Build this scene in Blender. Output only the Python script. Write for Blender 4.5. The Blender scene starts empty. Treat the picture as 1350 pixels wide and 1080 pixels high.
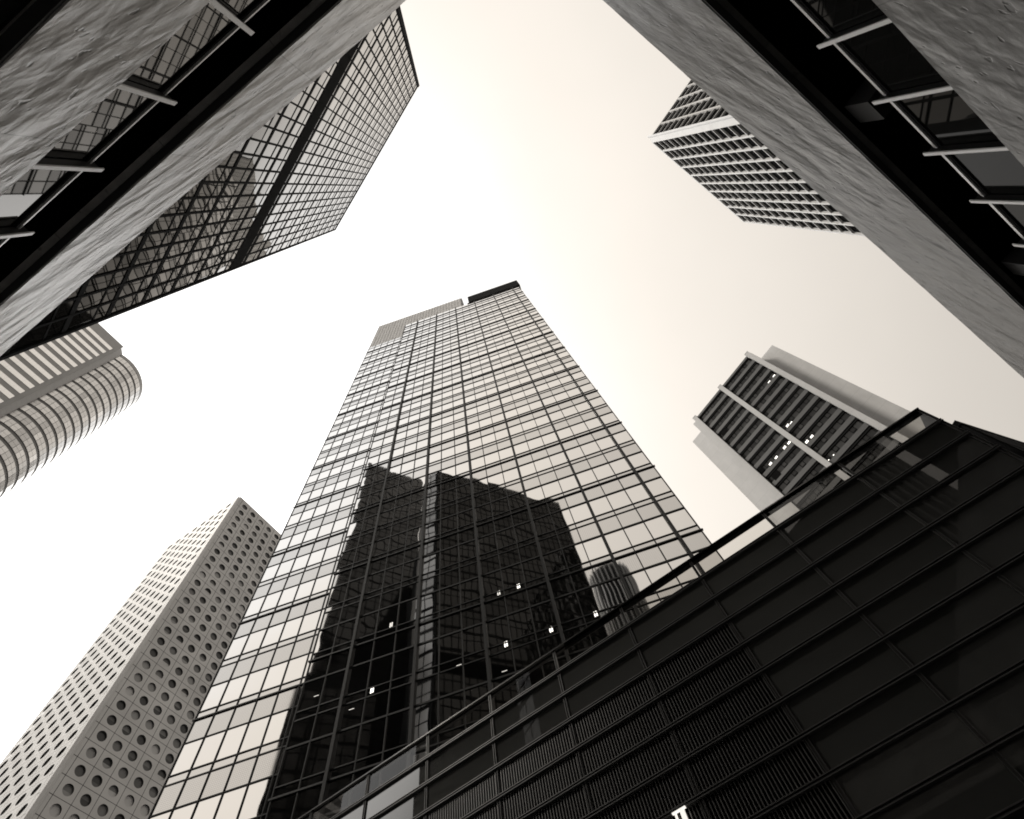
import bpy, math, random
from math import sin, cos, radians, sqrt, pi, floor
from mathutils import Vector, Matrix
random.seed(7)
C = bpy.context.scene
col = C.collection
CZ = 1.6                                   # eye height of the photographer

# ------------------------------------------------------------------ camera
FPX = 737.4
ROT = Matrix(((0.956749063, -0.290914474, 0.0),
              (0.268706659, 0.883712798, 0.383208067),
              (-0.111480773, -0.366633959, 0.923662047)))   # rows: world x,y,z in image axes (right, down, forward)
cam_d = bpy.data.cameras.new('camera')
cam = bpy.data.objects.new('camera', cam_d); col.objects.link(cam)
cam_d.sensor_fit = 'HORIZONTAL'; cam_d.sensor_width = 36.0
cam_d.lens = FPX / 1350.0 * 36.0
cam_d.clip_start = 0.05; cam_d.clip_end = 5000
right = ROT @ Vector((1, 0, 0)); upv = ROT @ Vector((0, -1, 0)); back = ROT @ Vector((0, 0, -1))
cam.matrix_world = Matrix(((right.x, upv.x, back.x, 0), (right.y, upv.y, back.y, 0), (right.z, upv.z, back.z, CZ), (0, 0, 0, 1)))
C.camera = cam
ROTI = ROT.transposed()

def project(p):
    c = ROTI @ (Vector(p) - Vector((0, 0, CZ)))
    if c.z < 0.05: return None
    return (675 + FPX * c.x / c.z, 540 + FPX * c.y / c.z)

# ------------------------------------------------------------------ sky and sun
SUN_AZ, SUN_EL = 248.0, 48.0               # degrees from +Y towards +X, and above the horizon
w = bpy.data.worlds.new('World'); C.world = w; w.use_nodes = True
nt = w.node_tree; nt.nodes.clear()
def N(t, **kw):
    n = nt.nodes.new(t)
    for k, v in kw.items(): setattr(n, k, v)
    return n
def mth(op, a, b=None, clamp=False):
    n = N('ShaderNodeMath', operation=op); n.use_clamp = clamp
    for i, v in enumerate((a, b)):
        if v is None: continue
        if isinstance(v, (int, float)): n.inputs[i].default_value = v
        else: nt.links.new(v, n.inputs[i])
    return n.outputs[0]
tc = N('ShaderNodeTexCoord')
sky = N('ShaderNodeTexSky', sky_type='NISHITA'); sky.sun_disc = False
sky.sun_elevation = radians(SUN_EL); sky.sun_rotation = radians(SUN_AZ)
sky.dust_density = 8; sky.air_density = 1.5
bw = N('ShaderNodeRGBToBW'); nt.links.new(sky.outputs[0], bw.inputs[0])
dot = N('ShaderNodeVectorMath', operation='DOT_PRODUCT'); nt.links.new(tc.outputs['Generated'], dot.inputs[0])
dot.inputs[1].default_value = (-0.50, 0.20, 0.74)
grad = mth('EXPONENT', mth('ADD', dot.outputs['Value'], -0.615))
noi = N('ShaderNodeTexNoise'); noi.inputs['Scale'].default_value = 2.2; noi.inputs['Detail'].default_value = 4
nt.links.new(tc.outputs['Generated'], noi.inputs['Vector'])
cloud = mth('ADD', mth('MULTIPLY', noi.outputs[0], 0.18), 0.91)
lobe = N('ShaderNodeVectorMath', operation='DOT_PRODUCT'); nt.links.new(tc.outputs['Generated'], lobe.inputs[0])
lobe.inputs[1].default_value = (-0.72, 0.55, 0.42)                 # glow added low on the left to brighten the left stone wing
lob = mth('MULTIPLY', mth('POWER', mth('MAXIMUM', lobe.outputs['Value'], 0.0), 5.0), 1.7)
lum = mth('MULTIPLY', mth('MULTIPLY', mth('ADD', grad, lob), cloud), 5.0)
lum2 = mth('ADD', lum, mth('MULTIPLY', bw.outputs[0], 0.012))
warm = N('ShaderNodeMapRange'); warm.inputs[1].default_value = 5.0; warm.inputs[2].default_value = 6.2; warm.interpolation_type = 'SMOOTHSTEP'
nt.links.new(lum2, warm.inputs[0])
tmix = N('ShaderNodeMix', data_type='VECTOR'); nt.links.new(warm.outputs[0], tmix.inputs[0])
tmix.inputs[4].default_value = (1.0, 0.93, 0.845); tmix.inputs[5].default_value = (1.0, 0.985, 0.965)
tint = N('ShaderNodeVectorMath', operation='SCALE'); nt.links.new(tmix.outputs[1], tint.inputs[0])
nt.links.new(lum2, tint.inputs['Scale'])
bg = N('ShaderNodeBackground'); bg.inputs['Strength'].default_value = 0.1
nt.links.new(tint.outputs[0], bg.inputs['Color'])
wo = N('ShaderNodeOutputWorld'); nt.links.new(bg.outputs[0], wo.inputs[0])

sd = bpy.data.lights.new('sun', 'SUN'); sd.energy = 1.1; sd.angle = radians(11); sd.color = (1.0, 0.94, 0.85)
sun = bpy.data.objects.new('sun', sd); col.objects.link(sun)
sv = Vector((sin(radians(SUN_AZ)) * cos(radians(SUN_EL)), cos(radians(SUN_AZ)) * cos(radians(SUN_EL)), sin(radians(SUN_EL))))
sun.rotation_euler = sv.to_track_quat('Z', 'Y').to_euler(); sun.location = (0, 0, 250)

C.view_settings.view_transform = 'Standard'; C.view_settings.look = 'None'
C.view_settings.exposure = 1.0; C.view_settings.gamma = 1.0
C.render.engine = 'CYCLES'; C.cycles.filter_width = 1.8
C.cycles.max_bounces = 8; C.cycles.glossy_bounces = 5; C.cycles.transparent_max_bounces = 8

# ------------------------------------------------------------------ materials
I3 = (1, 1, 1); R0 = (0, 0, 0)
def mat(name, c=0.3, rough=0.6, metal=0.0, ior=1.5, spec=0.5, bump=None, vary=None, lines=None, emis=None, coat=0.0):
    """grey material. bump=(scale,strength,dist,stretch), vary=(scale,amount), lines=(axis,period,width,dark)"""
    m = bpy.data.materials.new(name); m.use_nodes = True
    t = m.node_tree; b = t.nodes['Principled BSDF']
    if not isinstance(c, tuple): c = (c, c * 0.985, c * 0.965)
    b.inputs['Base Color'].default_value = (*c, 1)
    b.inputs['Roughness'].default_value = rough; b.inputs['Metallic'].default_value = metal
    b.inputs['IOR'].default_value = ior; b.inputs['Specular IOR Level'].default_value = spec
    b.inputs['Coat Weight'].default_value = coat
    if emis:
        b.inputs['Emission Color'].default_value = (1, .95, .87, 1); b.inputs['Emission Strength'].default_value = emis
    tcn = t.nodes.new('ShaderNodeTexCoord')
    src = None
    if vary:
        n = t.nodes.new('ShaderNodeTexNoise'); n.inputs['Scale'].default_value = vary[0]; n.inputs['Detail'].default_value = 5
        mp = t.nodes.new('ShaderNodeMapping'); t.links.new(tcn.outputs['Object'], mp.inputs[0])
        if len(vary) > 2: mp.inputs['Scale'].default_value = vary[2]
        t.links.new(mp.outputs[0], n.inputs['Vector'])
        mr = t.nodes.new('ShaderNodeMapRange'); mr.inputs[1].default_value = .3; mr.inputs[2].default_value = .7
        mr.inputs[3].default_value = 1 - vary[1]; mr.inputs[4].default_value = 1 + vary[1]
        t.links.new(n.outputs[0], mr.inputs[0])
        v = t.nodes.new('ShaderNodeVectorMath'); v.operation = 'SCALE'; v.inputs[0].default_value = c
        t.links.new(mr.outputs[0], v.inputs['Scale']); src = v.outputs[0]
    if lines:
        for (axis, per, wid, dark) in lines:
            sp = t.nodes.new('ShaderNodeSeparateXYZ'); t.links.new(tcn.outputs['Object'], sp.inputs[0])
            a = t.nodes.new('ShaderNodeMath'); a.operation = 'PINGPONG'; a.inputs[1].default_value = per / 2
            t.links.new(sp.outputs[axis], a.inputs[0])
            l = t.nodes.new('ShaderNodeMath'); l.operation = 'LESS_THAN'; l.inputs[1].default_value = wid / 2
            t.links.new(a.outputs[0], l.inputs[0])
            mr = t.nodes.new('ShaderNodeMapRange'); mr.inputs[3].default_value = 1; mr.inputs[4].default_value = dark
            t.links.new(l.outputs[0], mr.inputs[0])
            v = t.nodes.new('ShaderNodeVectorMath'); v.operation = 'SCALE'
            if src is None: v.inputs[0].default_value = c
            else: t.links.new(src, v.inputs[0])
            t.links.new(mr.outputs[0], v.inputs['Scale']); src = v.outputs[0]
    if src is not None: t.links.new(src, b.inputs['Base Color'])
    if bump:
        prev = None
        for (sc, st, di, stretch, rot) in bump:
            n = t.nodes.new('ShaderNodeTexNoise'); n.inputs['Scale'].default_value = sc; n.inputs['Detail'].default_value = 6 if not metal and rough > .2 else 0
            mp = t.nodes.new('ShaderNodeMapping'); mp.vector_type = 'TEXTURE' if False else 'POINT'
            mp.inputs['Scale'].default_value = stretch; mp.inputs['Rotation'].default_value = rot
            t.links.new(tcn.outputs['Object'], mp.inputs[0]); t.links.new(mp.outputs[0], n.inputs['Vector'])
            bp = t.nodes.new('ShaderNodeBump'); bp.inputs['Strength'].default_value = st; bp.inputs['Distance'].default_value = di
            t.links.new(n.outputs[0], bp.inputs['Height'])
            if prev: t.links.new(prev, bp.inputs['Normal'])
            prev = bp.outputs[0]
        t.links.new(prev, b.inputs['Normal'])
    return m

def stone_mat(name, c, sgn, k):
    """hewn, slightly polished stone: slanting ridges, pits, fine grain"""
    m = bpy.data.materials.new(name); m.use_nodes = True; t = m.node_tree; b = t.nodes['Principled BSDF']
    b.inputs['Roughness'].default_value = .34; b.inputs['IOR'].default_value = 1.6
    tcn = t.nodes.new('ShaderNodeTexCoord')
    def noise(scale, detail, st, rot, rough=.5):
        mp = t.nodes.new('ShaderNodeMapping'); mp.inputs['Rotation'].default_value = (0, -sgn * radians(rot), 0)
        mp2 = t.nodes.new('ShaderNodeMapping'); mp2.inputs['Scale'].default_value = st
        n = t.nodes.new('ShaderNodeTexNoise'); n.inputs['Scale'].default_value = scale; n.inputs['Detail'].default_value = detail
        n.inputs['Roughness'].default_value = rough; n.inputs['Distortion'].default_value = .3
        t.links.new(tcn.outputs['Object'], mp.inputs[0]); t.links.new(mp.outputs[0], mp2.inputs[0]); t.links.new(mp2.outputs[0], n.inputs['Vector'])
        return n.outputs[0]
    def ramp(src, a, e, lo, hi):
        r = t.nodes.new('ShaderNodeMapRange'); r.inputs[1].default_value = a; r.inputs[2].default_value = e
        r.inputs[3].default_value = lo; r.inputs[4].default_value = hi; t.links.new(src, r.inputs[0]); return r.outputs[0]
    def mul(a, e):
        n = t.nodes.new('ShaderNodeMath'); n.operation = 'MULTIPLY'; t.links.new(a, n.inputs[0])
        if isinstance(e, float): n.inputs[1].default_value = e
        else: t.links.new(e, n.inputs[1])
        return n.outputs[0]
    tone = mul(ramp(noise(.8, 4, (.7, 1, 1.4), 30), .3, .7, .80, 1.2), ramp(noise(55, 3, I3, 0, .7), .25, .75, .86, 1.14))
    pits = ramp(noise(3.6, 2, (.8, 1, 1.3), 30), .30, .36, 0.0, 1.0)
    tone = mul(tone, ramp(pits, 0, 1, .62, 1.0))
    sp = t.nodes.new('ShaderNodeSeparateXYZ'); t.links.new(tcn.outputs['Object'], sp.inputs[0])
    pg = t.nodes.new('ShaderNodeMath'); pg.operation = 'PINGPONG'; pg.inputs[1].default_value = 1.6; t.links.new(sp.outputs[0], pg.inputs[0])
    tone = mul(tone, ramp(pg.outputs[0], .006, .018, .62, 1.0))
    stain = ramp(noise(1.0, 4, (2.4, 1, .35), 0), .42, .62, 1.0, .84); tone = mul(tone, stain)
    v = t.nodes.new('ShaderNodeVectorMath'); v.operation = 'SCALE'; v.inputs[0].default_value = (c, c * .97, c * .93)
    t.links.new(tone, v.inputs['Scale']); t.links.new(v.outputs[0], b.inputs['Base Color'])
    prev = None
    for src, st, di in ((noise(.9, 1, (.6, 1, 1.5), 24), .8, .14 * k), (noise(2.6, 2, (.7, 1, 1.3), 24), .7, .055 * k), (noise(8, 2, (.6, 1, 1.3), 24), .5, .012 * k), (pits, .6, .02 * k), (noise(60, 2, I3, 0), .5, .0035)):
        bp = t.nodes.new('ShaderNodeBump'); bp.inputs['Strength'].default_value = st; bp.inputs['Distance'].default_value = di
        t.links.new(src, bp.inputs['Height'])
        if prev: t.links.new(prev, bp.inputs['Normal'])
        prev = bp.outputs[0]
    t.links.new(prev, b.inputs['Normal']); return m

def ramp_glass(name, pts, bumpv, gcol=.9, dif=.009):
    """coated glass: near black head-on, mirror-like at grazing view"""
    m = bpy.data.materials.new(name); m.use_nodes = True; t = m.node_tree; t.nodes.clear()
    o = t.nodes.new('ShaderNodeOutputMaterial'); mx = t.nodes.new('ShaderNodeMixShader')
    a = t.nodes.new('ShaderNodeBsdfDiffuse'); a.inputs[0].default_value = (dif, dif, dif * .95, 1)
    g = t.nodes.new('ShaderNodeBsdfGlossy'); g.inputs['Roughness'].default_value = .015; g.inputs[0].default_value = (gcol, gcol * .985, gcol * .965, 1)
    lw = t.nodes.new('ShaderNodeLayerWeight'); lw.inputs[0].default_value = .5
    r = t.nodes.new('ShaderNodeValToRGB'); e = r.color_ramp.elements
    e[0].position, e[0].color = pts[0][0], (pts[0][1],) * 3 + (1,)
    e[1].position, e[1].color = pts[-1][0], (pts[-1][1],) * 3 + (1,)
    for p, v in pts[1:-1]:
        q = e.new(p); q.color = (v, v, v, 1)
    tc_ = t.nodes.new('ShaderNodeTexCoord'); n = t.nodes.new('ShaderNodeTexNoise'); n.inputs['Scale'].default_value = bumpv[0]; n.inputs['Detail'].default_value = 0
    bp = t.nodes.new('ShaderNodeBump'); bp.inputs['Strength'].default_value = bumpv[1]; bp.inputs['Distance'].default_value = bumpv[2]
    t.links.new(tc_.outputs['Object'], n.inputs['Vector']); t.links.new(n.outputs[0], bp.inputs['Height']); t.links.new(bp.outputs[0], g.inputs['Normal'])
    t.links.new(lw.outputs['Facing'], r.inputs[0]); t.links.new(r.outputs[0], mx.inputs[0])
    t.links.new(a.outputs[0], mx.inputs[1]); t.links.new(g.outputs[0], mx.inputs[2]); t.links.new(mx.outputs[0], o.inputs[0]); return m

def clear_glass(name, tr=0.8):
    m = bpy.data.materials.new(name); m.use_nodes = True; t = m.node_tree; t.nodes.clear()
    o = t.nodes.new('ShaderNodeOutputMaterial'); mx = t.nodes.new('ShaderNodeMixShader')
    a = t.nodes.new('ShaderNodeBsdfTransparent'); a.inputs[0].default_value = (tr, tr * .98, tr * .95, 1)
    g = t.nodes.new('ShaderNodeBsdfGlossy'); g.inputs['Roughness'].default_value = .01; g.inputs[0].default_value = (1, 1, 1, 1)
    f = t.nodes.new('ShaderNodeFresnel'); f.inputs[0].default_value = 1.45
    t.links.new(f.outputs[0], mx.inputs[0]); t.links.new(a.outputs[0], mx.inputs[1]); t.links.new(g.outputs[0], mx.inputs[2])
    t.links.new(mx.outputs[0], o.inputs[0]); return m

M = {}
M['tower_glass'] = [mat('tower_glass_%s' % k, v, .02, 1.0, bump=[(.5, .08, .09, I3, R0)]) for k, v in (('pale', .77), ('mid', .755), ('cool', .78))]
M['tower_spandrel'] = [mat('tower_spandrel_%s' % k, v, .03, 1.0, bump=[(.35, .06, .06, I3, R0)], lines=[(0, .13, .05, .90), (2, .13, .05, .90)]) for k, v in (('pale', .66), ('mid', .64))]
M['tower_spandrel_grey'] = mat('tower_spandrel_grey', .60, .05, 1.0, bump=[(.35, .06, .06, I3, R0)], lines=[(0, .13, .05, .85), (2, .13, .05, .85)])
M['black_metal'] = mat('black_metal', .012, .5, .2, spec=.3)
M['mullion_metal'] = mat('mullion_metal', .012, .6, .0, spec=.3)
M['black_matt'] = mat('black_matt', .008, .8, spec=.1)
M['black_void'] = mat('black_void', .004, .9, spec=.05)
M['screen_white'] = mat('screen_white', .85, .5, vary=(.5, .05))
M['screen_line'] = mat('screen_line', .3, .6)
M['lamp'] = mat('lamp_light', .8, .5, emis=1.2)
M['lamp_dim'] = mat('lamp_light_dim', .8, .5, emis=.45)
M['dark_glass'] = [ramp_glass('bronze_glass_%s' % k, ((.3, .03), (.55, .04), (.66, .11), (.70, .20), (.79, .66), (.9, .9)), (.42, .10, .05), v) for k, v in (('pale', .81), ('mid', .785), ('deep', .75))]
M['dark_frame'] = mat('dark_frame', .004, .8, spec=.08)
M['far_glass'] = mat('far_glass', .012, .08, 0.0, spec=.22)
M['far_glass_end'] = mat('far_glass_end', .16, .1, 0.0)
M['far_rib'] = mat('far_rib', .22, .7)
M['stone'] = stone_mat('rough_stone_lit', .62, 1, 1.0)  # left wing: the stone's brighter light is put into its colour
M['stone_dim'] = stone_mat('rough_stone_shade', .22, -1, .8)  # right wing: same stone, its shade put into a darker colour
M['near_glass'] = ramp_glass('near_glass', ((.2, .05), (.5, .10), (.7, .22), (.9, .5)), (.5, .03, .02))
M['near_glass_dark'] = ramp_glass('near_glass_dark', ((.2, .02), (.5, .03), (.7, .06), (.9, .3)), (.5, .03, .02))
M['fin_lit_edge'] = mat('fin_edge_lit_metal', .92, .3, .0)  # outer edge of the fins, its light put into a near-white colour
M['fin_shaded_side'] = mat('fin_side_shaded_metal', .02, .5)  # sides of the same fins, their shade put into a near-black colour
M['rail'] = mat('rail_metal', .75, .3, .3)
M['soffit'] = mat('soffit_dark', .012, .6)
M['trim'] = mat('trim_dark', .035, .5)
M['pod_glass'] = [ramp_glass('podium_glass_%s' % k, ((.15, .04), (.34, .06), (.41, .19), (.55, .33)), (.6, .05, .02), v, .055) for k, v in (('a', .9), ('b', .97), ('c', .84))]
M['pod_clear'] = clear_glass('podium_clear_glass', .78)
M['pod_metal'] = mat('podium_metal', .09, .35, .3)
M['pod_groove'] = mat('podium_groove', .003, .8)
M['louver'] = mat('louver_metal', .19, .3, .5)
M['panel_dark'] = mat('panel_dark', .02, .8, spec=.1)
M['coping'] = mat('coping_metal', .10, .18, .9)
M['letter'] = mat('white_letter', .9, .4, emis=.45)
M['grid_white'] = mat('pale_concrete_grid', .60, .6, vary=(.3, .06))
M['grid_glass'] = mat('grid_glass', .004, .8, spec=.02)
M['concrete'] = mat('pale_concrete', .46, .7, vary=(.5, .07, (1, 1, .5)), lines=[(2, 3.72, .06, .75)])
M['concrete_pier'] = mat('pier_concrete', .44, .7, vary=(.15, .06), lines=[(2, 3.72, .05, .8)])
M['conc_spandrel'] = mat('grey_spandrel_tile', .030, .6, vary=(.4, .12), lines=[(0, .95, .04, .8)])
M['conc_glass'] = [mat('conc_glass_%s' % k, v, .6, spec=.08) for k, v in (('a', .018), ('b', .03), ('c', .012), ('d', .04))]
M['round_light'] = mat('round_tower_panel', .64, .6, vary=(.12, .10))
M['round_joint'] = mat('round_tower_joint', .03, .7)
M['round_glass'] = [mat('round_glass_%s' % k, v, .3, spec=.4) for k, v in (('a', .05), ('b', .11), ('c', .20), ('d', .34), ('e', .60))]
M['round_reveal'] = mat('round_reveal', .06, .6)
M['cyl_panel'] = [mat('cyl_panel_%s' % k, v, .2, .75, vary=(.1, .06)) for k, v in (('a', .72), ('b', .64), ('c', .56), ('d', .80))]
M['cyl_band'] = mat('cyl_band', .16, .4)
M['slab_white'] = mat('slab_white', .98, .2, .9, vary=(.1, .04), lines=[(0, 2.15, .07, .85)])
M['slab_grey'] = mat('slab_grey', .37, .4, vary=(.2, .08), lines=[(0, 2.15, .07, .7)])
M['slab_end'] = mat('slab_end', .42, .4, lines=[(0, 2.15, .07, .8), (2, 1.6, .07, .8)])
M['paving'] = mat('paving', .14, .8, vary=(.6, .15), lines=[(0, .6, .01, .7), (1, .6, .01, .7)])
M['asphalt'] = mat('asphalt', .05, .9, vary=(2, .2))
M['roof'] = mat('roof_grey', .12, .9)

# ------------------------------------------------------------------ mesh helpers
class MB:
    def __init__(s): s.v = []; s.f = []; s.m = []; s.mats = []
    def mi(s, m):
        if m not in s.mats: s.mats.append(m)
        return s.mats.index(m)
    def face(s, pts, m):
        i = len(s.v); s.v += [tuple(p) for p in pts]; s.f.append(tuple(range(i, i + len(pts)))); s.m.append(s.mi(m))
    def box(s, x0, x1, y0, y1, z0, z1, m, open_back=False):
        i = len(s.v)
        s.v += [(x0, y0, z0), (x1, y0, z0), (x1, y1, z0), (x0, y1, z0), (x0, y0, z1), (x1, y0, z1), (x1, y1, z1), (x0, y1, z1)]
        fs = [(0, 3, 2, 1), (4, 5, 6, 7), (0, 1, 5, 4), (1, 2, 6, 5), (3, 0, 4, 7)]
        if not open_back: fs.append((2, 3, 7, 6))
        for q in fs: s.f.append(tuple(i + k for k in q)); s.m.append(s.mi(m))
    def prism(s, poly, z0, z1, m, top=None):
        n = len(poly); i = len(s.v)
        s.v += [(x, y, z0) for x, y in poly] + [(x, y, z1) for x, y in poly]
        for k in range(n):
            j = (k + 1) % n; s.f.append((i + k, i + j, i + n + j, i + n + k)); s.m.append(s.mi(m))
        s.f.append(tuple(i + n + k for k in range(n))); s.m.append(s.mi(top or m))
        s.f.append(tuple(i + n - 1 - k for k in range(n))); s.m.append(s.mi(m))
    def build(s, name, parent=None, smooth=False):
        me = bpy.data.meshes.new(name); me.from_pydata(s.v, [], s.f)
        for m in s.mats: me.materials.append(m)
        me.polygons.foreach_set('material_index', s.m)
        if smooth: me.polygons.foreach_set('use_smooth', [True] * len(s.f))
        me.update()
        o = bpy.data.objects.new(name, me); col.objects.link(o)
        if parent: o.parent = parent
        return o
def one(name, parent, m, *boxes):
    b = MB()
    for q in boxes: b.box(*q, m)
    return b.build(name, parent)

def tag(o, label=None, cat=None, group=None, kind=None):
    if label: o['label'] = label
    if cat: o['category'] = cat
    if group: o['group'] = group
    if kind: o['kind'] = kind
    return o
def thing(name, loc, xdir, label, cat):
    """Empty at the base; local x runs along the wall, y goes inward, z up."""
    o = bpy.data.objects.new(name, None); col.objects.link(o)
    o.matrix_world = Matrix.Translation(loc) @ Matrix.Rotation(math.atan2(xdir[1], xdir[0]), 4, 'Z')
    o.empty_display_size = 1
    return tag(o, label, cat)

def area_px(W, pts, vis):
    pr = []
    for p in pts:
        q = project(W @ Vector(p))
        if q is None: return 0
        pr.append(q)
    cx = sum(p[0] for p in pr) / len(pr); cy = sum(p[1] for p in pr) / len(pr)
    if not (-5 < cx < 1355 and -5 < cy < 1085): return 0
    if vis and not vis(cx, cy): return 0
    a = 0
    for i in range(len(pr)):
        x0, y0 = pr[i]; x1, y1 = pr[(i + 1) % len(pr)]; a += x0 * y1 - x1 * y0
    return abs(a) / 2
def split_parts(root, items, name, vis=None, cap=100, rest=None):
    """items: (outline points, draw(mb)). The largest in the picture become parts, the rest one mesh."""
    W = root.matrix_world
    sc = sorted(((area_px(W, it[0], vis), i) for i, it in enumerate(items)), reverse=True)
    top = set(i for a, i in sc[:cap] if a > 0) if len(items) > cap else set(range(len(items)))
    rb = MB()
    for i, it in enumerate(items):
        if i in top:
            b = MB(); it[1](b); b.build(name, root)
        else: it[1](rb)
    if rb.f:
        o = rb.build(rest or name + '_remainder', root); tag(o, kind='stuff')
def pane(x0, x1, y, z0, z1, m, tilt=.0):
    a = random.gauss(0, tilt); b = random.gauss(0, tilt)
    dx = (x1 - x0) / 2; dz = (z1 - z0) / 2
    pts = [(x0, y - a * dx - b * dz, z0), (x1, y + a * dx - b * dz, z0), (x1, y + a * dx + b * dz, z1), (x0, y - a * dx + b * dz, z1)]
    return (pts, lambda mb, pts=pts, m=m: mb.face(pts, m))

def wall_dirs(az, towards):   # azimuth of the wall line, sign of the side it stands on
    a = radians(az); n = Vector((cos(a), -sin(a), 0)); t = Vector((sin(a), cos(a), 0))
    if towards > 0: return n, -t
    return -n, t

def band_line(pts):           # y of a polyline in the photograph
    def f(x):
        for (x0, y0), (x1, y1) in zip(pts, pts[1:]):
            if x <= x1: return y0 + (y1 - y0) * (x - x0) / (x1 - x0)
        return pts[-1][1]
    return f
pod_y = band_line([(-400, 1610), (396, 1080), (1211, 540), (1350, 610)])
left_y = band_line([(0, 470), (535, 0)])
right_y = band_line([(795, 0), (1350, 497)])

# ================================================================== GROUND
g = MB(); g.box(-3000, 3000, -3000, 3000, -.5, 0, M['asphalt']); tag(g.build('ground'), kind='structure')
g = MB(); g.prism([(-16, 1.5), (3.5, -5.4), (18, 11), (11, 9.5), (-15.5, 20)], 0.004, .12, M['paving']); tag(g.build('pavement'), kind='structure')

# ================================================================== GLASS TOWER in the middle
def glass_tower():
    T0 = Vector((9.4808, 24.4999, 0))
    r = thing('glass_tower', T0, (.99933, -.03664), 'tall pale mirror glass office tower in the middle reflecting a black tower', 'tower')
    vis = lambda x, y: y < pod_y(x)
    z = lambda v: v + CZ
    P = 4.56; Z0 = 29.72 - 6 * P            # floor line datum
    REC = 1.6; XL = -27.2; XLL = -36.30; XR = .12; TOP = 128.0; TOPL = 125.4
    b = MB()
    b.prism([(XLL + .06, REC + .12), (XL - .02, REC + .12), (XL + .02, .12), (XR - .06, .12), (XR - .06, 28), (XLL + .06, 28)], 0, z(TOP - .3), M['black_matt'], M['roof'])
    b.build('tower_core', r)
    items = []; sp = []
    nf = 28
    def wall(xs, y, top, grey):
        for i in range(len(xs) - 1):
            x0, x1 = xs[i] + .035, xs[i + 1] - .035
            for k in range(nf + 1):
                z0 = Z0 + k * P
                for (a, c, kind) in ((.06, .54, 's'), (.66, 2.72, 'v'), (2.90, P - .06, 's')):
                    za, zb = z0 + a, min(z0 + c, top)
                    if za >= top - .2: continue
                    if kind == 'v': items.append(pane(x0, x1, y, z(za), z(zb), random.choice(M['tower_glass']), .0022))
                    else: sp.append(pane(x0, x1, y, z(za), z(zb), (M['tower_spandrel_grey'] if (grey and c > 1) else random.choice(M['tower_spandrel'])), .0015))
        for k in range(nf + 1):
            z0 = Z0 + k * P; xa, xb = xs[0] - .02, xs[-1] + .02
            if z0 > top: continue
            heavy = (k % 2 == 0)
            if heavy: one('ledge', r, M['black_metal'], (xa - .12, xb + .12, y - .10, y + .06, z(z0 - .045), z(z0 + .06)))
            else: one('transom', r, M['black_metal'], (xa, xb, y - .05, y + .06, z(z0 - .035), z(z0 + .045)))
            if z0 + .63 < top: one('transom', r, M['black_metal'], (xa, xb, y - .06, y + .06, z(z0 + .57), z(z0 + .64)))
            if z0 + 2.9 < top:
                one('transom', r, M['mullion_metal'], (xa, xb, y - (.06 if not grey else .05), y + .06, z(z0 + 2.75 if not grey else z0 + 2.77), z(z0 + (2.87 if not grey else 2.85))))
    def uprights(xs, y, top, thick):
        for i, x in enumerate(xs):
            tk = x in thick
            hw = .095 if tk else .03
            one('thick_mullion' if tk else 'mullion', r, M['mullion_metal'], (x - hw, x + hw, y - (.20 if tk else .07), y + .06, z(0), z(top)))
    thick = [-1.40 - P * i for i in range(6)]
    xs = sorted([-1.40 - 1.52 * i for i in range(17)] + [XR])
    xs = [XL] + [x for x in xs if x > XL + .4]
    thick_x = [x for x in xs if any(abs(x - t) < .02 for t in thick)]
    wall(xs, 0, TOP, False)
    uprights(xs, 0, TOP, thick_x)
    xl = [XLL] + [-34.84 + 1.53 * i for i in range(5)]
    xl = xl + [XL - .02]
    wall(xl, REC, TOPL, True)
    uprights(xl, REC, TOPL, [])
    split_parts(r, items, 'window_pane', vis, 100, 'window_panes_far')
    split_parts(r, sp, 'spandrel_panel', vis, 100, 'spandrel_panels_far')
    one('return_wall', r, M['tower_glass'][1], (XL - .02, XL + .01, .13, REC - .02, z(0), z(TOP)))
    # pale lattice screen above the roof and the stepped bay
    y = REC; b = MB()
    b.box(XLL, XL - .3, y, y + .3, z(TOPL), z(146.6), M['screen_white'])
    b.box(XL - .3, -13.9, y, y + .3, z(TOP + .1), z(146.6), M['screen_white'])
    o = b.build('roof_screen', r)
    b = MB()
    k = 0; x = XLL
    while x < -13.9:
        lo = TOPL if x < XL - .3 else TOP + .1
        b.box(x - .03, x + .03, y - .05, y, z(lo), z(146.6), M['screen_line']); x += .765
    zz = TOPL + .3
    while zz < 146.6:
        b.box(XLL, (XL - .3 if zz < TOP + .2 else -13.9), y - .03, y, z(zz), z(zz + .06), M['screen_line']); zz += .84
    b.build('screen_lattice', o)
    one('screen_end', r, M['black_metal'], (-13.9, -13.6, y - .1, y + 1.5, z(TOP), z(145.5)))
    one('parapet', r, M['black_void'], (-11.85, .55, -.25, 3, z(128.45), z(135.0)))
    one('parapet_step', r, M['black_metal'], (-12.2, XR, -.12, 3, z(128.0), z(128.44)))
    # ceiling lamps seen through the lower panes
    for (x, zz) in ((-13.92, 30.23), (-12.52, 30.25), (-13.9, 25.67), (-11.07, 25.64), (-8.26, 25.68), (-21.61, 30.65), (-22.34, 25.59)):
        m = M['lamp'] if zz < 26 or x > -13 else M['lamp_dim']
        one('ceiling_lamp', r, m, (x - .10, x - .025, -.012, -.006, z(zz - .2), z(zz + .2)), (x + .025, x + .10, -.012, -.006, z(zz - .18), z(zz + .22)))
    for (x, zz) in ((-26.1, 26.6), (-23.5, 24.7), (-16.87, 25.29), (-14.19, 23.78)):
        one('ceiling_lamp', r, M['lamp_dim'], (x - .16, x + .16, -.012, -.006, z(zz - .012), z(zz + .012)))
glass_tower()

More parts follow.
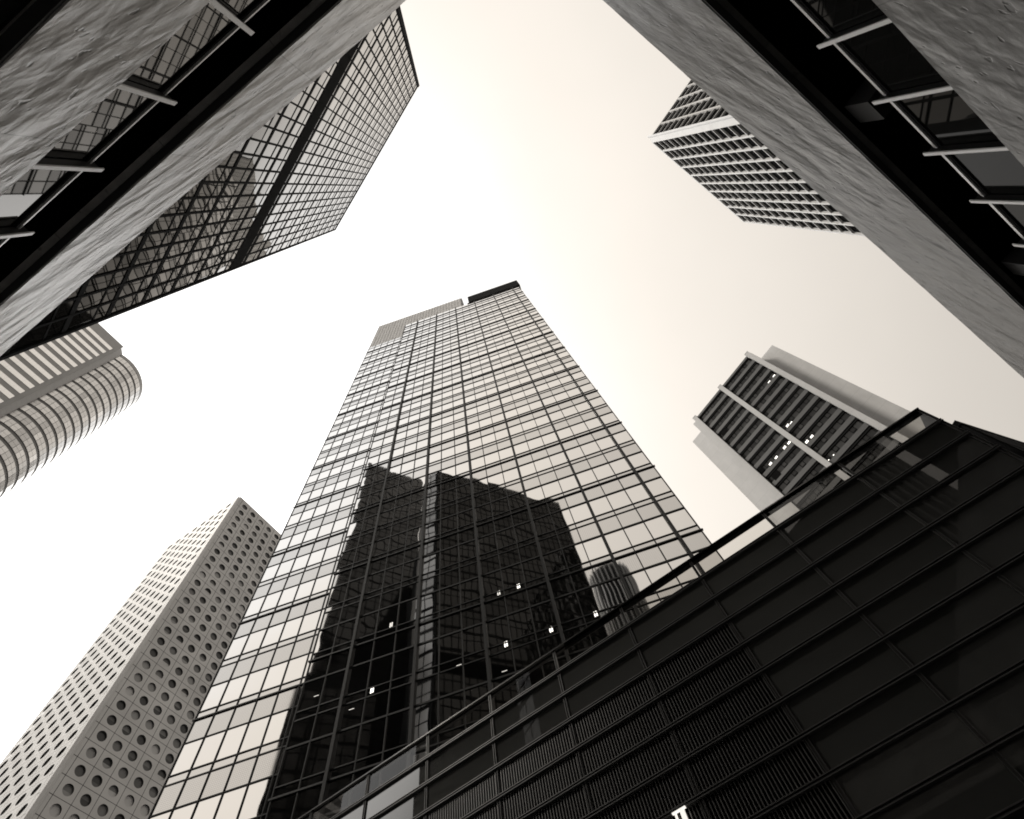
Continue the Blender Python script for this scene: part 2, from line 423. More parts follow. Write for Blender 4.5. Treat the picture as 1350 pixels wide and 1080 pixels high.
# ================================================================== DARK GRID TOWER, upper left (with neighbours that only the glass shows, and added sky blockers)
def curtain(r, x0, n, pitch, zs, thin, y0=0, tilt=.004, glass=None, frame=None, skip=None, zbot=0, ztop=100, vis=None, cap=100, thickh=.42, thinh=.14, vw=.075, detail=True):
    z = lambda v: v + CZ
    items = []
    for a, c in zip(zs, zs[1:]):
        if skip and skip(a, c): continue
        for i in range(n):
            xa, xb = x0 + i * pitch + vw / 2, x0 + (i + 1) * pitch - vw / 2
            tl = a + (c - a) * thin
            items.append(pane(xa, xb, y0, z(a + thickh / 2), z(tl - thinh / 2), random.choice(glass), tilt))
            items.append(pane(xa, xb, y0, z(tl + thinh / 2), z(c - thickh / 2), random.choice(glass), tilt))
    for a, c in zip(zs, zs[1:]):
        if not (skip and skip(a, c)):
            tl = a + (c - a) * thin
            one('transom', r, frame, (x0, x0 + n * pitch, y0 - .02, y0 + .05, z(tl - thinh / 2), z(tl + thinh / 2)))
    for a in zs:
        one('floor_beam', r, frame, (x0, x0 + n * pitch, y0 - .035, y0 + .05, z(a - thickh / 2), z(a + thickh / 2)))
    for i in range(n + 1):
        one('mullion', r, frame, (x0 + i * pitch - vw / 2, x0 + i * pitch + vw / 2, y0 - .05, y0 + .05, z(zbot), z(ztop)))
    split_parts(r, items, 'window_pane', vis, cap, 'window_panes_far')

def dark_tower():
    P0 = Vector((.551, -14.9535, 0)); t = Vector((-.7755, .6313, 0))
    r = thing('dark_glass_tower', P0, t, 'dark framed glass tower with one solid black floor, hanging over the upper left', 'tower')
    z = lambda v: v + CZ
    b = MB()
    b.prism([(0, .06), (25.6, .06), (27.6, 1.9), (27.6, 4.5), (24.5, 6), (24.5, 22), (0, 22)][::1], 0, z(99.9), M['dark_frame'], M['roof'])
    b.build('tower_core', r)
    zs = [47.18 - 3.8 * k for k in range(12)][::-1] + [50.35, 52.95] + [54.0 + 3.95 * k + (0) for k in range(12)] + [100.1]
    zs = sorted(zs)
    vis = lambda x, y: y > left_y(x) and y < 480
    curtain(r, 0, 25, 1.0252, zs, .63, glass=M['dark_glass'], frame=M['dark_frame'], skip=lambda a, c: abs(a - 50.35) < .1,
            zbot=0, ztop=100.2, vis=vis, thickh=.44, thinh=.17, vw=.125, tilt=.005)
    one('plant_floor_band', r, M['black_void'], (-.02, 25.65, -.05, .05, z(50.35), z(52.95)))
    one('roof_edge', r, M['dark_frame'], (-.1, 25.72, -.07, .3, z(99.85), z(100.25)))
    one('corner_post', r, M['dark_frame'], (-.32, .02, -.16, .3, z(0), z(100.3)))
    one('corner_post', r, M['dark_frame'], (25.62, 25.80, -.08, .3, z(0), z(100.3)))
    # pale chamfered end bay, seen mirrored in the glass tower
    b = MB()
    zz = 2
    while zz < 99:
        for k in range(2):
            u0, u1 = .15 + .43 * k, .53 + .43 * k
            p = lambda u, h: (25.75 + 2.0 * u, .02 + 1.9 * u - .03, z(h))
            b.face([p(u0, zz + .4), p(u1, zz + .4), p(u1, zz + 2.0), p(u0, zz + 2.0)], M['far_glass_end'])
            b.face([p(u0, zz + 2.2), p(u1, zz + 2.2), p(u1, zz + 3.7), p(u0, zz + 3.7)], M['far_glass_end'])
        zz += 3.95
    b.build('end_bay_glazing', r)
dark_tower()

def reflected(name, poly, H, label, rib=None, fl=3.95, mod=1.5, glass=None):
    a, b_ = Vector((*poly[0], 0)), Vector((*poly[1], 0))
    r = thing(name, a, (b_ - a).normalized(), label, 'tower')
    inv = r.matrix_world.inverted()
    loc = [inv @ Vector((x, y, 0)) for x, y in poly]
    b = MB(); b.prism([(p.x, p.y) for p in loc], 0, H + CZ, M['dark_frame'], M['roof']); b.build('tower_core', r)
    g = MB(); f = MB()
    for i in range(len(loc)):
        p, q = loc[i], loc[(i + 1) % len(loc)]
        d = q - p; L = d.length; d.normalize(); nrm = Vector((d.y, -d.x, 0))
        cen = sum(loc, Vector()) / len(loc)
        if nrm.dot((p + q) / 2 - cen) < 0: nrm = -nrm
        n = max(1, int(L / mod)); m_ = L / n
        zz = 4
        while zz < H - 1:
            for k in range(n):
                A = p + d * (k * m_ + .09) + nrm * .03; B = p + d * ((k + 1) * m_ - .09) + nrm * .03
                g.face([(A.x, A.y, zz + .3), (B.x, B.y, zz + .3), (B.x, B.y, zz + fl * .58), (A.x, A.y, zz + fl * .58)], glass)
                g.face([(A.x, A.y, zz + fl * .63), (B.x, B.y, zz + fl * .63), (B.x, B.y, zz + fl * .95), (A.x, A.y, zz + fl * .95)], glass)
            zz += fl
    o = g.build('window_panes', r); tag(o, kind='stuff')
reflected('black_glass_tower', [(-33.1, -19.6), (-44.4, -8.3), (-50.2, -16.9), (-39, -28)], 140,
          'tall black glass tower behind the dark framed one, seen mirrored in the middle tower', glass=M['far_glass'])
reflected('low_dark_block', [(-31, -6), (-41.2, 1.2), (-45, -5), (-35, -12)], 60,
          'low dark office block, seen mirrored at the left foot of the black reflection', glass=M['far_glass'])

reflected('rear_sky_blocker', [(-1.5, -24.2), (8.4, -24.2), (8.4, -34), (-1.5, -34)][::-1], 50,  # added block, cuts the sky out of the podium reflections
          'added dark block out of view behind the stone building, keeping bright sky out of the podium glass', glass=M['far_glass'])
reflected('side_sky_blocker', [(12.8, -20), (30, -12), (34, -22), (17, -30)][::-1], 52,  # added block, darkens the reflections at the podium's right
          'added dark block out of view behind the right stone wing, blocking sky from the podium reflections', glass=M['far_glass'])

def ribbed():
    r = thing('ribbed_round_tower', Vector((7, -73, 0)), (1, 0), 'round tower with pale vertical ribs, seen mirrored low at the right of the reflection', 'tower')
    b = MB(); n = 28; R = 6.5
    b.prism([(R * cos(2 * pi * k / n), R * sin(2 * pi * k / n)) for k in range(n)], 0, 140, M['dark_frame'], M['roof']); b.build('drum', r)
    for k in range(n):
        a = 2 * pi * (k + .5) / n; u = Vector((cos(a), sin(a), 0)); v = Vector((-sin(a), cos(a), 0))
        b = MB(); q = [u * (R - .2) - v * .16, u * (R + .4) - v * .16, u * (R + .4) + v * .16, u * (R - .2) + v * .16]
        b.prism([(p.x, p.y) for p in q], 0, 141, M['far_rib']); b.build('rib', r)
ribbed()

# ================================================================== NEAR OFFICE BUILDING whose two wings frame the top corners
def near_building():
    K = Vector((3.5367, -5.5957, 0))
    r = thing('stone_office_building', K, (1, 0), 'near office building whose two rough stone banded wings cross the top corners', 'building')
    z = lambda v: v + CZ
    def wing(az, side, L, sgn, st, gl, dg, top, fin0, fpitch, nfin, depth, dfin, finw):
        inward, xd = wall_dirs(az, side)
        Mx = Matrix.Translation(K) @ Matrix.Rotation(math.atan2(xd.y, xd.x), 4, 'Z')
        loc = r.matrix_world.inverted() @ Mx
        X0, X1 = (0, L) if sgn > 0 else (-L, 0)
        def add(name, b, m_parent=r):
            o = b.build(name, m_parent); o.matrix_local = loc if m_parent is r else Matrix(); return o
        def bx(name, m, *q):
            b = MB()
            for k in q: b.box(*k, m)
            return add(name, b)
        dp = depth
        def stoneband(z0, z1):
            # subdivided slab so that the rough edge is a real edge
            b = MB(); n = int((X1 - X0) / .16); rows = 14
            def pt(i, j):
                x = X0 + (X1 - X0) * i / n; zz = z0 + (z1 - z0) * j / rows
                e = .004 * sin(x * 3.1 + j * 1.7) + .003 * sin(x * 7.3 + j) + random.uniform(-.003, .003)
                if j in (0, rows): zz += .5 * e
                return (x, e * .8, z(zz))
            g0 = len(b.v)
            for j in range(rows + 1):
                for i in range(n + 1): b.v.append(pt(i, j))
            for j in range(rows):
                for i in range(n):
                    a = g0 + j * (n + 1) + i; b.f.append((a, a + 1, a + n + 2, a + n + 1)); b.m.append(b.mi(st))
            # top and bottom returns
            for j, zz in ((0, z0), (rows, z1)):
                for i in range(n):
                    a = g0 + j * (n + 1) + i; p = b.v[a]; q = b.v[a + 1]
                    b.face([p, q, (q[0], .34, z(zz)), (p[0], .34, z(zz))], st)
            b.box(X0 + .01, X1 - .01, .06, .34, z(z0 + .02), z(z1 - .02), st)
            for e, xx in enumerate((X0, X1)):
                b.face([(xx, 0, z(z0)), (xx, .34, z(z0)), (xx, .34, z(z1)), (xx, 0, z(z1))], st)
            for f in range(len(b.f)): pass
            o = add('stone_band', b)
            o.data.polygons.foreach_set('use_smooth', [True] * len(b.f)); o.data.update()
            return o
        stoneband(8.05, 10.26); stoneband(14.02, top)
        # solid body behind
        bx('wing_core', M['black_void'], (X0, X1, dg + .3, dp, 0, z(12.2)), (X0, X1, 1.7, dp, z(12.2), z(top - .3)))
        bx('floor_slab', M['soffit'], (X0, X1, .20, dg + .28, z(8.6), z(10.1)), (X0, X1, .36, 1.69, z(14.9), z(top - .3)))
        bx('soffit', M['black_void'], (X0, X1, .36, 1.68, z(14.3), z(14.42)), (X0, X1, .22, 1.68, z(12.1), z(12.14)))
        bx('edge_trim', M['trim'], (X0, X1, .02, .17, z(13.96), z(14.015)), (X0, X1, .17, .34, z(14.03), z(14.5)))
        bx('edge_trim', M['trim'], (X0, X1, .02, .17, z(7.99), z(8.045)))
        # glazing between fins
        edges = [X0] + [fin0 + fpitch * k for k in range(nfin)] + [X1]
        edges = sorted(e for e in edges if X0 <= e <= X1)
        for a, c in zip(edges, edges[1:]):
            if c - a < .1: continue
            for (za, zb) in ((10.2, 11.90), (6.4, 8.0)):
                b = MB(); it = pane(a + .03, c - .03, dg, z(za), z(zb), gl, .0015); it[1](b); add('window_pane', b)
        bx('head_frame', M['black_matt'], (X0, X1, dg - .03, dg + .28, z(11.89), z(11.965)))
        bx('head_rail', M['rail'], (X0, X1, dg - .07, dg - .02, z(11.97), z(12.02)), (X0, X1, dg - .05, dg - .0, z(12.045), z(12.08)))
        for k in range(4 if side > 0 else 0):
            x = X0 + (X1 - X0) * (k + .6) / 4
            bx('bracket', M['trim'], (x - .3, x + .3, .4, 1.69, z(13.1), z(13.9)))
        bx('bottom_panel', M['trim'], (X0, X1, dg, dg + .29, z(3.4), z(6.38)))
        for k in range(nfin):
            x = fin0 + fpitch * k
            if not (X0 + .1 < x < X1 - .1): continue
            for (za, zb) in ((10.2, 12.25),):
                b = MB(); h = finw / 2
                b.box(x - h * .55, x + h * .55, dfin + .03, dg - .02, z(za), z(zb - .08), M['fin_shaded_side'])
                o = add('fin', b)
                b2 = MB(); b2.box(x - h, x + h, dfin, dfin + .03, z(za), z(zb), M['fin_lit_edge'])
                e = b2.build('fin_lit_edge', o)
        one_ = bx('base_wall', M['stone'] if False else M['trim'], (X0, X1, .5, dg + .3, 0, z(3.3)))
    # left wing: measured distance of the stone face is 4 m
    i, xd = wall_dirs(-69.47, -1)
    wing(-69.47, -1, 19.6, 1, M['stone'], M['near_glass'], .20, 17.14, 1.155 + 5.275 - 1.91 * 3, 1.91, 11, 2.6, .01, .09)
    t2c = -1.97
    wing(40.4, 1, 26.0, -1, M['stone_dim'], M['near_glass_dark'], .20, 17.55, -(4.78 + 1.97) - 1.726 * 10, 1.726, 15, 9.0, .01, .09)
near_building()

# ================================================================== BLACK PODIUM BUILDING, lower right
def podium():
    inward, xd = wall_dirs(-68.63, 1)
    P0 = Vector((12.3747, 10.2887, 0))
    r = thing('black_podium_building', P0, xd, 'low black glass building with louvred bays across the lower right', 'building')
    z = lambda v: v + CZ
    L = 28.4; PX = 2.873; PZ = .938
    rows = [14.05 - PZ * k for k in range(16)]
    xs = [0] + [-2.95 - PX * k for k in range(9)] + [-L]
    one('building_core', r, M['black_void'], (-L + .02, -.25, .35, 3.3, 0, z(13.9)))
    one('roof_slab', r, M['roof'], (-L + .02, -.1, .08, 3.4, z(13.92), z(14.04)))
    panels = []; louv = []
    for i in range(len(xs) - 1):
        xb, xa = xs[i] - .05, xs[i + 1] + .05
        m = M['pod_clear']
        b = MB(); it = pane(xa, xb, 0, z(14.05), z(14.98), m, .0); it[1](b); b.build('balustrade_glass', r)
        for k in range(15):
            zt, zb = rows[k] - .05, rows[k + 1] + .05
            if i >= 3 and k >= 2:
                def lv(mb, xa=xa, xb=xb, zb=zb, zt=zt):
                    x = xa
                    while x < xb - .03:
                        mb.box(x, x + .022, -.02, .10, z(zb - .04), z(zt + .04), M['louver']); x += .094
                    mb.face([(xa, .16, z(zb)), (xb, .16, z(zb)), (xb, .16, z(zt)), (xa, .16, z(zt))], M['pod_groove'])
                louv.append(([(xa, 0, z(zb)), (xb, 0, z(zb)), (xb, 0, z(zt)), (xa, 0, z(zt))], lv))
            else:
                panels.append(pane(xa, xb, 0, z(zb), z(zt), random.choice(M['pod_glass']), .002))
    vis = lambda x, y: y > pod_y(x)
    split_parts(r, panels, 'glass_panel', vis, 100); split_parts(r, louv, 'louver_screen', vis, 100)
    for k, zz in enumerate(rows):
        one('transom', r, M['pod_metal'], (-L, 0, -.10, .02, z(zz + .025), z(zz + .05)), (-L, 0, -.10, .02, z(zz - .05), z(zz - .025)), (-L, 0, -.05, .02, z(zz - .022), z(zz + .022)))
    for i, x in enumerate(xs[:-1]):
        x = min(x, -.05)
        lo = 0
        one('mullion', r, M['pod_metal'], (x - .045, x - .03, -.05, .02, z(0), z(14.95)), (x + .03, x + .045, -.05, .02, z(0), z(14.95)), (x - .028, x + .028, -.01, .02, z(0), z(14.95)))
    for x in [-5.8 - .958 * k for k in range(1, 24)]:
        pass
    one('coping', r, M['coping'], (-L, .0, -.09, .05, z(14.95), z(15.0)), (-L, 0, .05, .16, z(14.90), z(14.985)))
    one('dark_reflection_strip', r, M['pod_metal'], (-14.0, 0, .02, .05, z(14.76), z(14.93)))  # added strip imitating a dark reflection in the balustrade glass
    one('return_wall', r, M['pod_metal'], (-.05, 0, .02, 3.3, 0, z(15)))
    # white serif letter on the louvres; its neighbours stand below the frame
    x0 = -12.31; zt = 8.34; b = MB()
    for (a, c, za, zb) in ((0, .37, zt - .035, zt), (.05, .095, zt - .62, zt - .035), (.20, .31, zt - .62, zt - .035), (-.02, .15, zt - .65, zt - .62), (.16, .36, zt - .65, zt - .62)):
        b.box(x0 + a, x0 + c, -.20, -.14, z(za), z(zb), M['letter'])
    b.build('sign_letter', r)
podium()

def rear_block():
    A = Vector((14.15, 11.55, 0)); B = Vector((20.6, 15.9, 0))
    r = thing('dark_rear_block', A, (B - A), 'dark panelled block rising behind the right end of the black podium', 'building')
    L = (B - A).length
    b = MB(); b.prism([(-.02, .03), (L, .03), (L, 5), (1.2, 5)], 0, 15.5 + CZ, M['panel_dark']); b.build('wall', r)
    one('parapet', r, M['black_matt'], (-.05, L, -.02, .3, 15.3 + CZ, 15.56 + CZ))
    for k in range(5):
        one('wall_panel', r, M['panel_dark'], (.1 + 1.5 * k, 1.52 + 1.5 * k, -.01, .02, 13.9 + CZ, 15.2 + CZ), )
        one('wall_panel', r, M['panel_dark'], (.1 + 1.5 * k, 1.52 + 1.5 * k, -.01, .02, 12.3 + CZ, 13.8 + CZ), )
rear_block()

# ================================================================== WHITE GRID TOWER, upper right
def grid_tower():
    k = 160 / 120.0
    P = Vector((42.39 * k, 3.277 * k, 0)); Q = Vector((42.521 * k, 1.95 * k, 0)); Cn = Vector((41.63 * k, 2.146 * k, 0))
    inward, xd = wall_dirs(39.3, 1)
    r = thing('white_grid_tower', P, xd, 'pale concrete tower with a deep square window grid behind the right stone wing', 'tower')
    z = lambda v: v + CZ
    H = 160; mod = 2.643 * k; fl = 2.66 * k; n = 10; W = n * mod; D = 16 * mod
    inv = r.matrix_world.inverted()
    q = inv @ Q; c = inv @ Cn
    b = MB(); b.prism([(-W - .2, .5), (-.3, .5), (q.x - .5, q.y + .8), (q.x - .5, D), (-W - .2, D)], 0, z(H - .1), M['grid_glass'], M['roof']); b.build('tower_core', r)
    # corner pier
    b = MB(); b.prism([(0, 0), (c.x - .55, c.y + .32), (c.x + .0, c.y + .12), (c.x + .45, c.y + .25), (q.x, q.y), (q.x - .3, q.y + .28), (q.x - 1.0, 1.9), (-.2, 1.2)], 0, z(H), M['grid_white']); b.build('corner_pier', r)
    vis = lambda x, y: y > right_y(x) and y < 400
    vis2 = lambda x, y: y > right_y(x) - 5
    win = []
    floors = [H - .45 - fl * j for j in range(int(H / fl))]
    # face 1 runs to -x, face 2 runs inward (+y)
    for i in range(n):
        x1 = -i * mod - .20; x0 = -(i + 1) * mod + .20
        for zt in floors: win.append(pane(x0, x1, .48, z(zt - fl + .12), z(zt - .12), M['grid_glass']))
    b = None
    for i in range(1, n + 1):
        one('column', r, M['grid_white'], (-i * mod - .24, -i * mod + .24, .0, .5, 0, z(H)))
    for zt in floors:
        one('floor_beam', r, M['grid_white'], (-W, 0, .04, .5, z(zt - .115), z(zt + .115)))
    one('roof_beam', r, M['grid_white'], (-W - .3, 0, -.02, .9, z(H - .8), z(H)))
    xq = q.x; yq = q.y
    for j in range(int((D - yq) / mod)):
        one('column', r, M['grid_white'], (xq - .5, xq, yq + (j + 1) * mod - .22, yq + (j + 1) * mod + .22, 0, z(H)))
        for zt in floors:
            ya, yb = yq + j * mod + .2, yq + (j + 1) * mod - .2
            pts = [(xq - .45, ya, z(zt - fl + .16)), (xq - .45, yb, z(zt - fl + .16)), (xq - .45, yb, z(zt - .16)), (xq - .45, ya, z(zt - .16))]
            win.append((pts, lambda mb, pts=pts: mb.face(pts, M['grid_glass'])))
    b = MB()
    for zt in floors:
        one('floor_beam', r, M['grid_white'], (xq - .5, xq - .04, yq + .3, D, z(zt - .115), z(zt + .115)))
    one('roof_beam', r, M['grid_white'], (xq - .9, xq + .02, yq + .3, D + .2, z(H - .5), z(H)))
    split_parts(r, win, 'window', vis, 100, 'windows_far')
grid_tower()

# ================================================================== CONCRETE TOWER WITH FLANKS, right
def concrete_tower():
    k = 1.2
    P = Vector((51.7226 * k, 49.506 * k, 0)); inward, xd = wall_dirs(-50.03, 1)
    r = thing('concrete_flanked_tower', P, xd, 'concrete tower of striped dark floors between pale piers and blank side flanks', 'tower')
    z = lambda v: v * k + CZ
    X = lambda s: -s * k
    H = 110
    one('tower_core', r, M['black_matt'], (X(17.2), X(0), .6, 14, 0, z(109.3)))
    # flanks
    one('flank_wall', r, M['concrete'], (X(-1.0) , X(-4.9), 3.3 * k, 3.3 * k + 12, 0, z(110)))
    one('flank_wall', r, M['concrete'], (X(21.9), X(18.5), 3.3 * k, 3.3 * k + 12, 0, z(110)))
    one('flank_return', r, M['concrete_pier'], (X(-.05), X(-1.0), .5, 12, 0, z(109.8)))
    one('flank_return', r, M['concrete_pier'], (X(18.5), X(17.2), .5, 12, 0, z(109.8)))
    for s in (-.35, 8.55, 17.15):
        one('pier', r, M['concrete_pier'], (X(s + .42), X(s - .50), -.50, .7, 0, z(110.1)))
        one('pier_cap', r, M['black_metal'], (X(s + .45), X(s - .53), -.52, .7, z(110.1), z(110.18)))
    fl = 3.10
    wins = []
    lit = {}
    for (s, v) in ((.79, 98.6), (2.24, 98.56), (7.1, 86.19), (6.37, 85.84), (6.33, 79.9), (7.47, 79.98), (9.36, 83.01), (10.46, 83.08), (12.7, 82.95), (14.16, 83.03)):
        lit.setdefault(round((v - .2) / .01), []).append((s, v))
    for bay, (s0, s1) in enumerate(((.15, 8.1), (9.0, 16.7))):
        for j in range(34):
            zt = 110 - fl * j
            # spandrel strip: top of each floor
            one('spandrel', r, M['conc_spandrel'], (X(s1), X(s0), .12, .62, z(zt - 3.75 + 0.05), z(zt - 2.65)))
            one('head_strip', r, M['black_matt'], (X(s1), X(s0), .3, .62, z(zt - .9 - .12), z(zt - .62)))
            # window strip below it: square panes with narrow lower ones between
            s = s0 + .1 + random.uniform(0, .3); q = 0
            while s < s1 - .3:
                wd = 1.12 if q % 2 == 0 else .70
                e = min(s + wd, s1 - .05)
                za, zb = (zt - 2.55, zt - 1.0) if q % 2 == 0 else (zt - 2.0, zt - .95)
                wins.append(pane(X(e) + .05, X(s) - .05, .48, z(za), z(zb), random.choice(M['conc_glass']), .004))
                s = e + .06; q += 1
    split_parts(r, wins, 'window_pane', lambda x, y: y < pod_y(x), 100, 'window_panes_far')
    one('roof_strip', r, M['conc_spandrel'], (X(16.7), X(9.0), .1, .62, z(109.3), z(110)), (X(8.1), X(.15), .1, .62, z(109.3), z(110)))
    for (s, v) in ((.79, 98.6), (2.24, 98.56), (7.1, 86.19), (6.37, 85.84), (6.33, 79.9), (7.47, 79.98), (9.36, 83.01), (10.46, 83.08), (12.7, 82.95), (14.16, 83.03)):
        sm = s < .9 or 2 < s < 2.5
        one('lit_window', r, M['lamp'], (X(s + .28), X(s + .03), .40, .44, z(v - (.12 if sm else .3)), z(v + (.05 if sm else .22))), (X(s - .03), X(s - .28), .40, .44, z(v - .2), z(v + (.08 if sm else .28))))
    for (s, v) in ((6.74, 73.04), (6.78, 73.7), (5.61, 73.05), (7.84, 73.74), (4.5, 73.03), (2.3, 73.01)):
        one('lit_window', r, M['lamp'], (X(s + .1), X(s - .1), .40, .44, z(v - .08), z(v + .08)))
    for (s, v) in ((15.3, 98.91), (16.3, 83.66), (15.0, 79.9)):
        one('open_window', r, M['black_void'], (X(s + .75), X(s - .75), .10, .5, z(v - .8), z(v + .8)))
concrete_tower()

# ================================================================== ROUND-WINDOW TOWER, lower left
def round_window_tower():
    k = 1.5; H = 180
    P = Vector((-66.685 * k, 50.724 * k, 0)); inward, xd = wall_dirs(18.43, -1)
    r = thing('round_window_tower', P, xd, 'tower with rows of round porthole windows at the lower left', 'tower')
    z = lambda v: v + CZ
    mod = 2.585 * k; fl = 2.44 * k; Rr = .71 * k; n = 8; first = 2.50 * k
    Wd = 22.4 * k
    zc = [118.41 * k - fl * j for j in range(47)]
    zbase = zc[-1] - fl / 2
    NS = 20
    rooms = M['round_glass']
    one('tower_core', r, M['round_joint'], (.9, Wd - .9, .9, Wd - .9, 0, z(H - .5)))
    inv = r.matrix_world.inverted()
    def face(kind):
        # kind 0: local x along wall, y inward. kind 1: the other street face, at x<0 mirrored onto y axis
        if kind == 0: tr = lambda s, d, h: (s, d, h)
        else: tr = lambda s, d, h: (d, s, h)
        wallb = MB(); jb = MB(); wins = []
        x_lo = first - mod / 2; x_hi = x_lo + n * mod
        def quad(b, p, m):
            b.face([tr(*a) for a in (p if kind == 0 else p[::-1])], m)
        def blk(b, s0, s1, h0, h1, m, d=0.0):
            g = .06
            quad(b, [(s0 + g, d, h0 + g), (s1 - g, d, h0 + g), (s1 - g, d, h1 - g), (s0 + g, d, h1 - g)], m)
            for (a, c, e, f_) in ((s0 + g, s0 + g, h0 + g, h1 - g), (s1 - g, s1 - g, h0 + g, h1 - g)):
                b.face([tr(a, d, e), tr(a, d, f_), tr(a, d + .08, f_), tr(a, d + .08, e)], m)
        quad(jb, [(0, .08, 0), (Wd, .08, 0), (Wd, .08, z(zbase)), (0, .08, z(zbase))], M['round_light'])
        for j, zz in enumerate(zc):
            h0, h1 = z(zz - fl / 2), z(zz + fl / 2)
            if j == 0: h1 = z(H)
            blk(wallb, .95, x_lo, h0, h1, M['round_light']); blk(wallb, x_hi, Wd, h0, h1, M['round_light'])
            for i in range(n):
                cx = first + i * mod
                s0, s1 = cx - mod / 2, cx + mod / 2; g = .05 if kind == 0 else .03
                cz = z(zz)
                a0, a1, b0, b1 = s0 + g, s1 - g, h0 + g, (h1 - g)
                ring = []; outer = []
                for q in range(NS):
                    an = 2 * pi * (q + .5) / NS - pi * .75 - pi / NS * 1
                    ring.append((cx + Rr * cos(an), cz + Rr * sin(an)))
                    # project onto the square outline
                    c_, s_ = cos(an), sin(an)
                    tx = ((a1 - cx) if c_ > 0 else (a0 - cx)) / c_ if abs(c_) > 1e-6 else 1e9
                    ty = ((b1 - cz) if s_ > 0 else (b0 - cz)) / s_ if abs(s_) > 1e-6 else 1e9
                    t = min(tx, ty); outer.append((cx + c_ * t, cz + s_ * t))
                corners = [(a0, b0), (a1, b0), (a1, b1), (a0, b1)]
                for q in range(NS):
                    q2 = (q + 1) % NS
                    p = [ring[q], outer[q]]
                    o1, o2 = outer[q], outer[q2]
                    # insert the corner when the outline turns between the two
                    same = abs(o1[0] - o2[0]) < 1e-4 or abs(o1[1] - o2[1]) < 1e-4
                    if not same:
                        cc = min(corners, key=lambda c: (c[0] - (o1[0] + o2[0]) / 2) ** 2 + (c[1] - (o1[1] + o2[1]) / 2) ** 2); p.append(cc)
                    p += [outer[q2], ring[q2]]
                    quad(wallb, [(a, 0, b) for a, b in p], M['round_light'])
                def win(mb, ring=ring, cx=cx, cz=cz, seed=random.random(), kk=random.choice(rooms if kind == 0 else rooms[:3]), k2=random.choice(rooms[:3]), half=random.random()):
                    dd = .36
                    for q in range(NS):
                        a, c = ring[q], ring[(q + 1) % NS]
                        pts = [(a[0], 0, a[1]), (c[0], 0, c[1]), (c[0], dd, c[1]), (a[0], dd, a[1])]
                        mb.face([tr(*p) for p in pts], M['round_reveal'])
                    if half < .45:
                        # blind half drawn
                        up = [p for p in ring if p[1] >= cz - 1e-6]; lo = [p for p in ring if p[1] <= cz + 1e-6]
                        cut = cz + (seed - .5) * .5
                        L = sorted(ring, key=lambda p: p[1])
                        lo = [p for p in ring if p[1] < cut]; up = [p for p in ring if p[1] >= cut]
                        w_ = sqrt(max(Rr ** 2 - (cut - cz) ** 2, .01))
                        ang = lambda p: math.atan2(p[1] - (cz - .3 * Rr), p[0] - cx)
                        for pts, m, c0 in ((lo, kk, -1), (up, k2, 1)):
                            poly = pts + [(cx - w_, cut), (cx + w_, cut)]
                            my = sum(p[1] for p in poly) / len(poly)
                            poly.sort(key=lambda p: math.atan2(p[1] - my, p[0] - cx))
                            mb.face([tr(p[0], dd, p[1]) for p in poly], m)
                    else:
                        mb.face([tr(p[0], dd, p[1]) for p in ring], kk)
                wins.append(([tr(cx - Rr, 0, cz - Rr), tr(cx + Rr, 0, cz - Rr), tr(cx + Rr, 0, cz + Rr), tr(cx - Rr, 0, cz + Rr)], win))
        quad(jb, [(0, .10, z(zbase)), (Wd, .10, z(zbase)), (Wd, .10, z(H)), (0, .10, z(H))], M['round_joint']) if False else None
        wallb.build('wall', r); jb.build('wall_base', r)
        return wins
    ws = face(0) + face(1)
    for kind in (0, 1):   # dark joint backing between modules, with gaps left for the window reveals: thin strips
        tr = (lambda s, d, h: (s, d, h)) if kind == 0 else (lambda s, d, h: (d, s, h))
        b = MB(); x_lo = first - mod / 2
        def strip(s0, s1, h0, h1):
            p = [(s0, .07, h0), (s1, .07, h0), (s1, .07, h1), (s0, .07, h1)]
            b.face([tr(*a) for a in p], M['round_joint'])
        for i in range(n + 1): strip(x_lo + i * mod - .12, x_lo + i * mod + .12, z(zbase), z(H))
        for zz in zc: strip(.9, Wd, z(zz - fl / 2) - .12, z(zz - fl / 2) + .12)
        strip(.9, 1.1, z(zbase), z(H)); b.build('joint_lining', r)
    b = MB(); b.prism([(.0, .55), (.55, .0), (.98, .0), (.98, 1.0), (0, .98)], 0, z(H + .15), M['round_light']); b.build('corner_pier', r)
    one('parapet', r, M['round_light'], (.55, Wd, .02, .5, z(H), z(H + .5)), (.02, .5, .55, Wd - 2, z(H), z(H + .5)))
    split_parts(r, ws, 'window', lambda x, y: x < 500 - .467 * (y - 428), 100, 'windows_far')
round_window_tower()

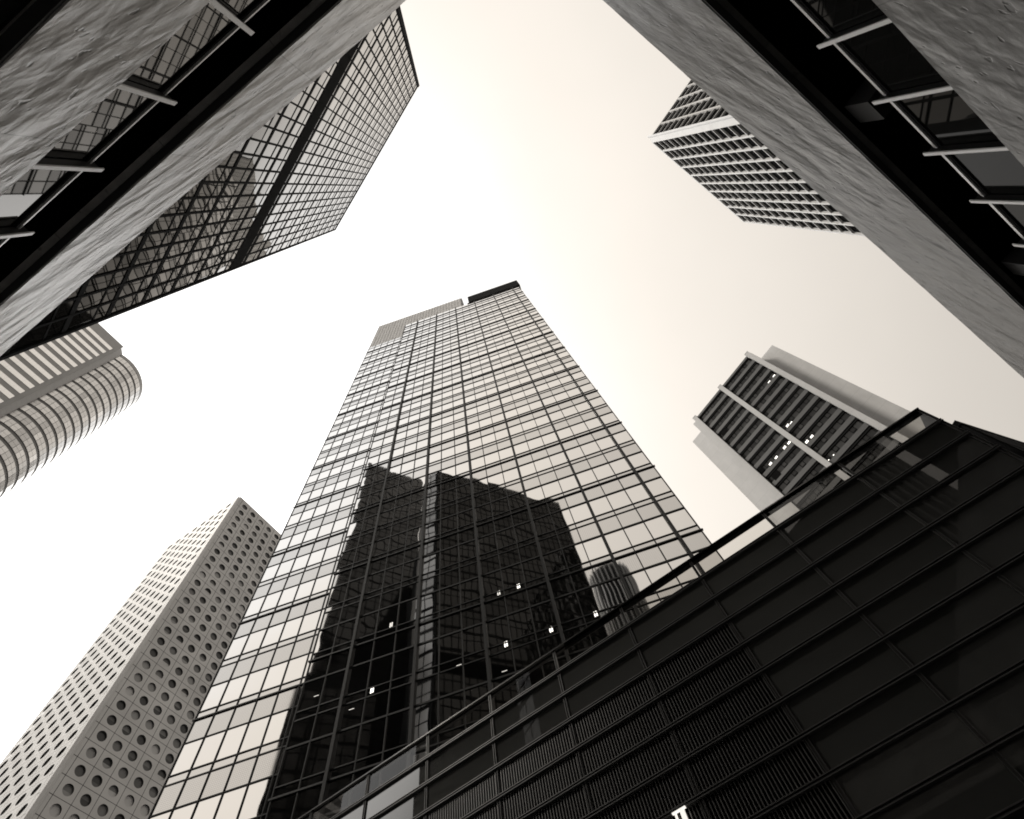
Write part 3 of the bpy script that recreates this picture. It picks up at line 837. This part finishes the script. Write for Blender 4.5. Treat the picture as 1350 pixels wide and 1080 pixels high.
# ================================================================== WHITE TOWER WITH ROUND END, left edge
def round_end_tower():
    H = 170
    P = Vector((-103.30, 15.145, 0)); inward, xd = wall_dirs(19.93, -1)
    r = thing('round_ended_tower', P, xd, 'white striped slab tower with a round banded end at the left edge', 'tower')
    z = lambda v: v + CZ
    fl = 3.26; L = 34
    inv = r.matrix_world.inverted()
    one('slab_core', r, M['slab_end'], (-L, 0, .12, 16, 0, z(H)))
    b = MB(); b.prism([(0, .12), (2.1, 2.0), (2.1, 8), (0, 8)], 0, z(H), M['slab_end']); b.build('slab_return', r)
    one('roof_margin', r, M['slab_end'], (-L, .9, -.0, .11, z(165.5), z(H)))
    for j in range(50):
        zt = 165.42 - fl * j
        one('white_band', r, M['slab_white'], (-L, -.05, -.06, .11, z(zt - 1.62), z(zt)))
        one('grey_band', r, M['slab_grey'], (-L, -.05, .0, .11, z(zt - fl + .01), z(zt - 1.63)))
    one('end_pier', r, M['slab_grey'], (-.05, 1.0, .02, .4, 0, z(165.5)))
    c = inv @ Vector((-112.946, 23.61, 0)); R = 10.0; n = 48
    b = MB(); b.prism([(c.x + (R - .14) * cos(2 * pi * q / n), c.y + (R - .14) * sin(2 * pi * q / n)) for q in range(n)], 0, z(H), M['cyl_band'], M['roof']); b.build('drum_core', r, False)
    def pt(q, rr, zz): return (c.x + rr * cos(2 * pi * q / n), c.y + rr * sin(2 * pi * q / n), zz)
    tone = [random.choice((0, 0, 1, 1, 2, 3)) for q in range(n)]
    for j in range(51):
        zt = 168.6 - fl * j
        b = MB()
        for q in range(n):
            m = M['cyl_panel'][tone[q] if random.random() < .7 else random.choice((0, 1, 2, 3))]
            for (a, e) in ((zt - 2.28, zt - 1.18), (zt - 1.13, zt)):
                b.face([pt(q + .03, R, z(a)), pt(q + .97, R, z(a)), pt(q + .97, R, z(e)), pt(q + .03, R, z(e))], m)
                b.face([pt(q + .03, R, z(a)), pt(q + .97, R, z(a)), pt(q + .97, R - .13, z(a)), pt(q + .03, R - .13, z(a))], m)
        b.build('panel_ring', r)
    b = MB()
    for q in range(n): b.face([pt(q, R + .02, z(168.75)), pt(q + 1, R + .02, z(168.75)), pt(q + 1, R + .02, z(H + .2)), pt(q, R + .02, z(H + .2))], M['slab_end'])
    b.build('roof_ring', r)
round_end_tower()
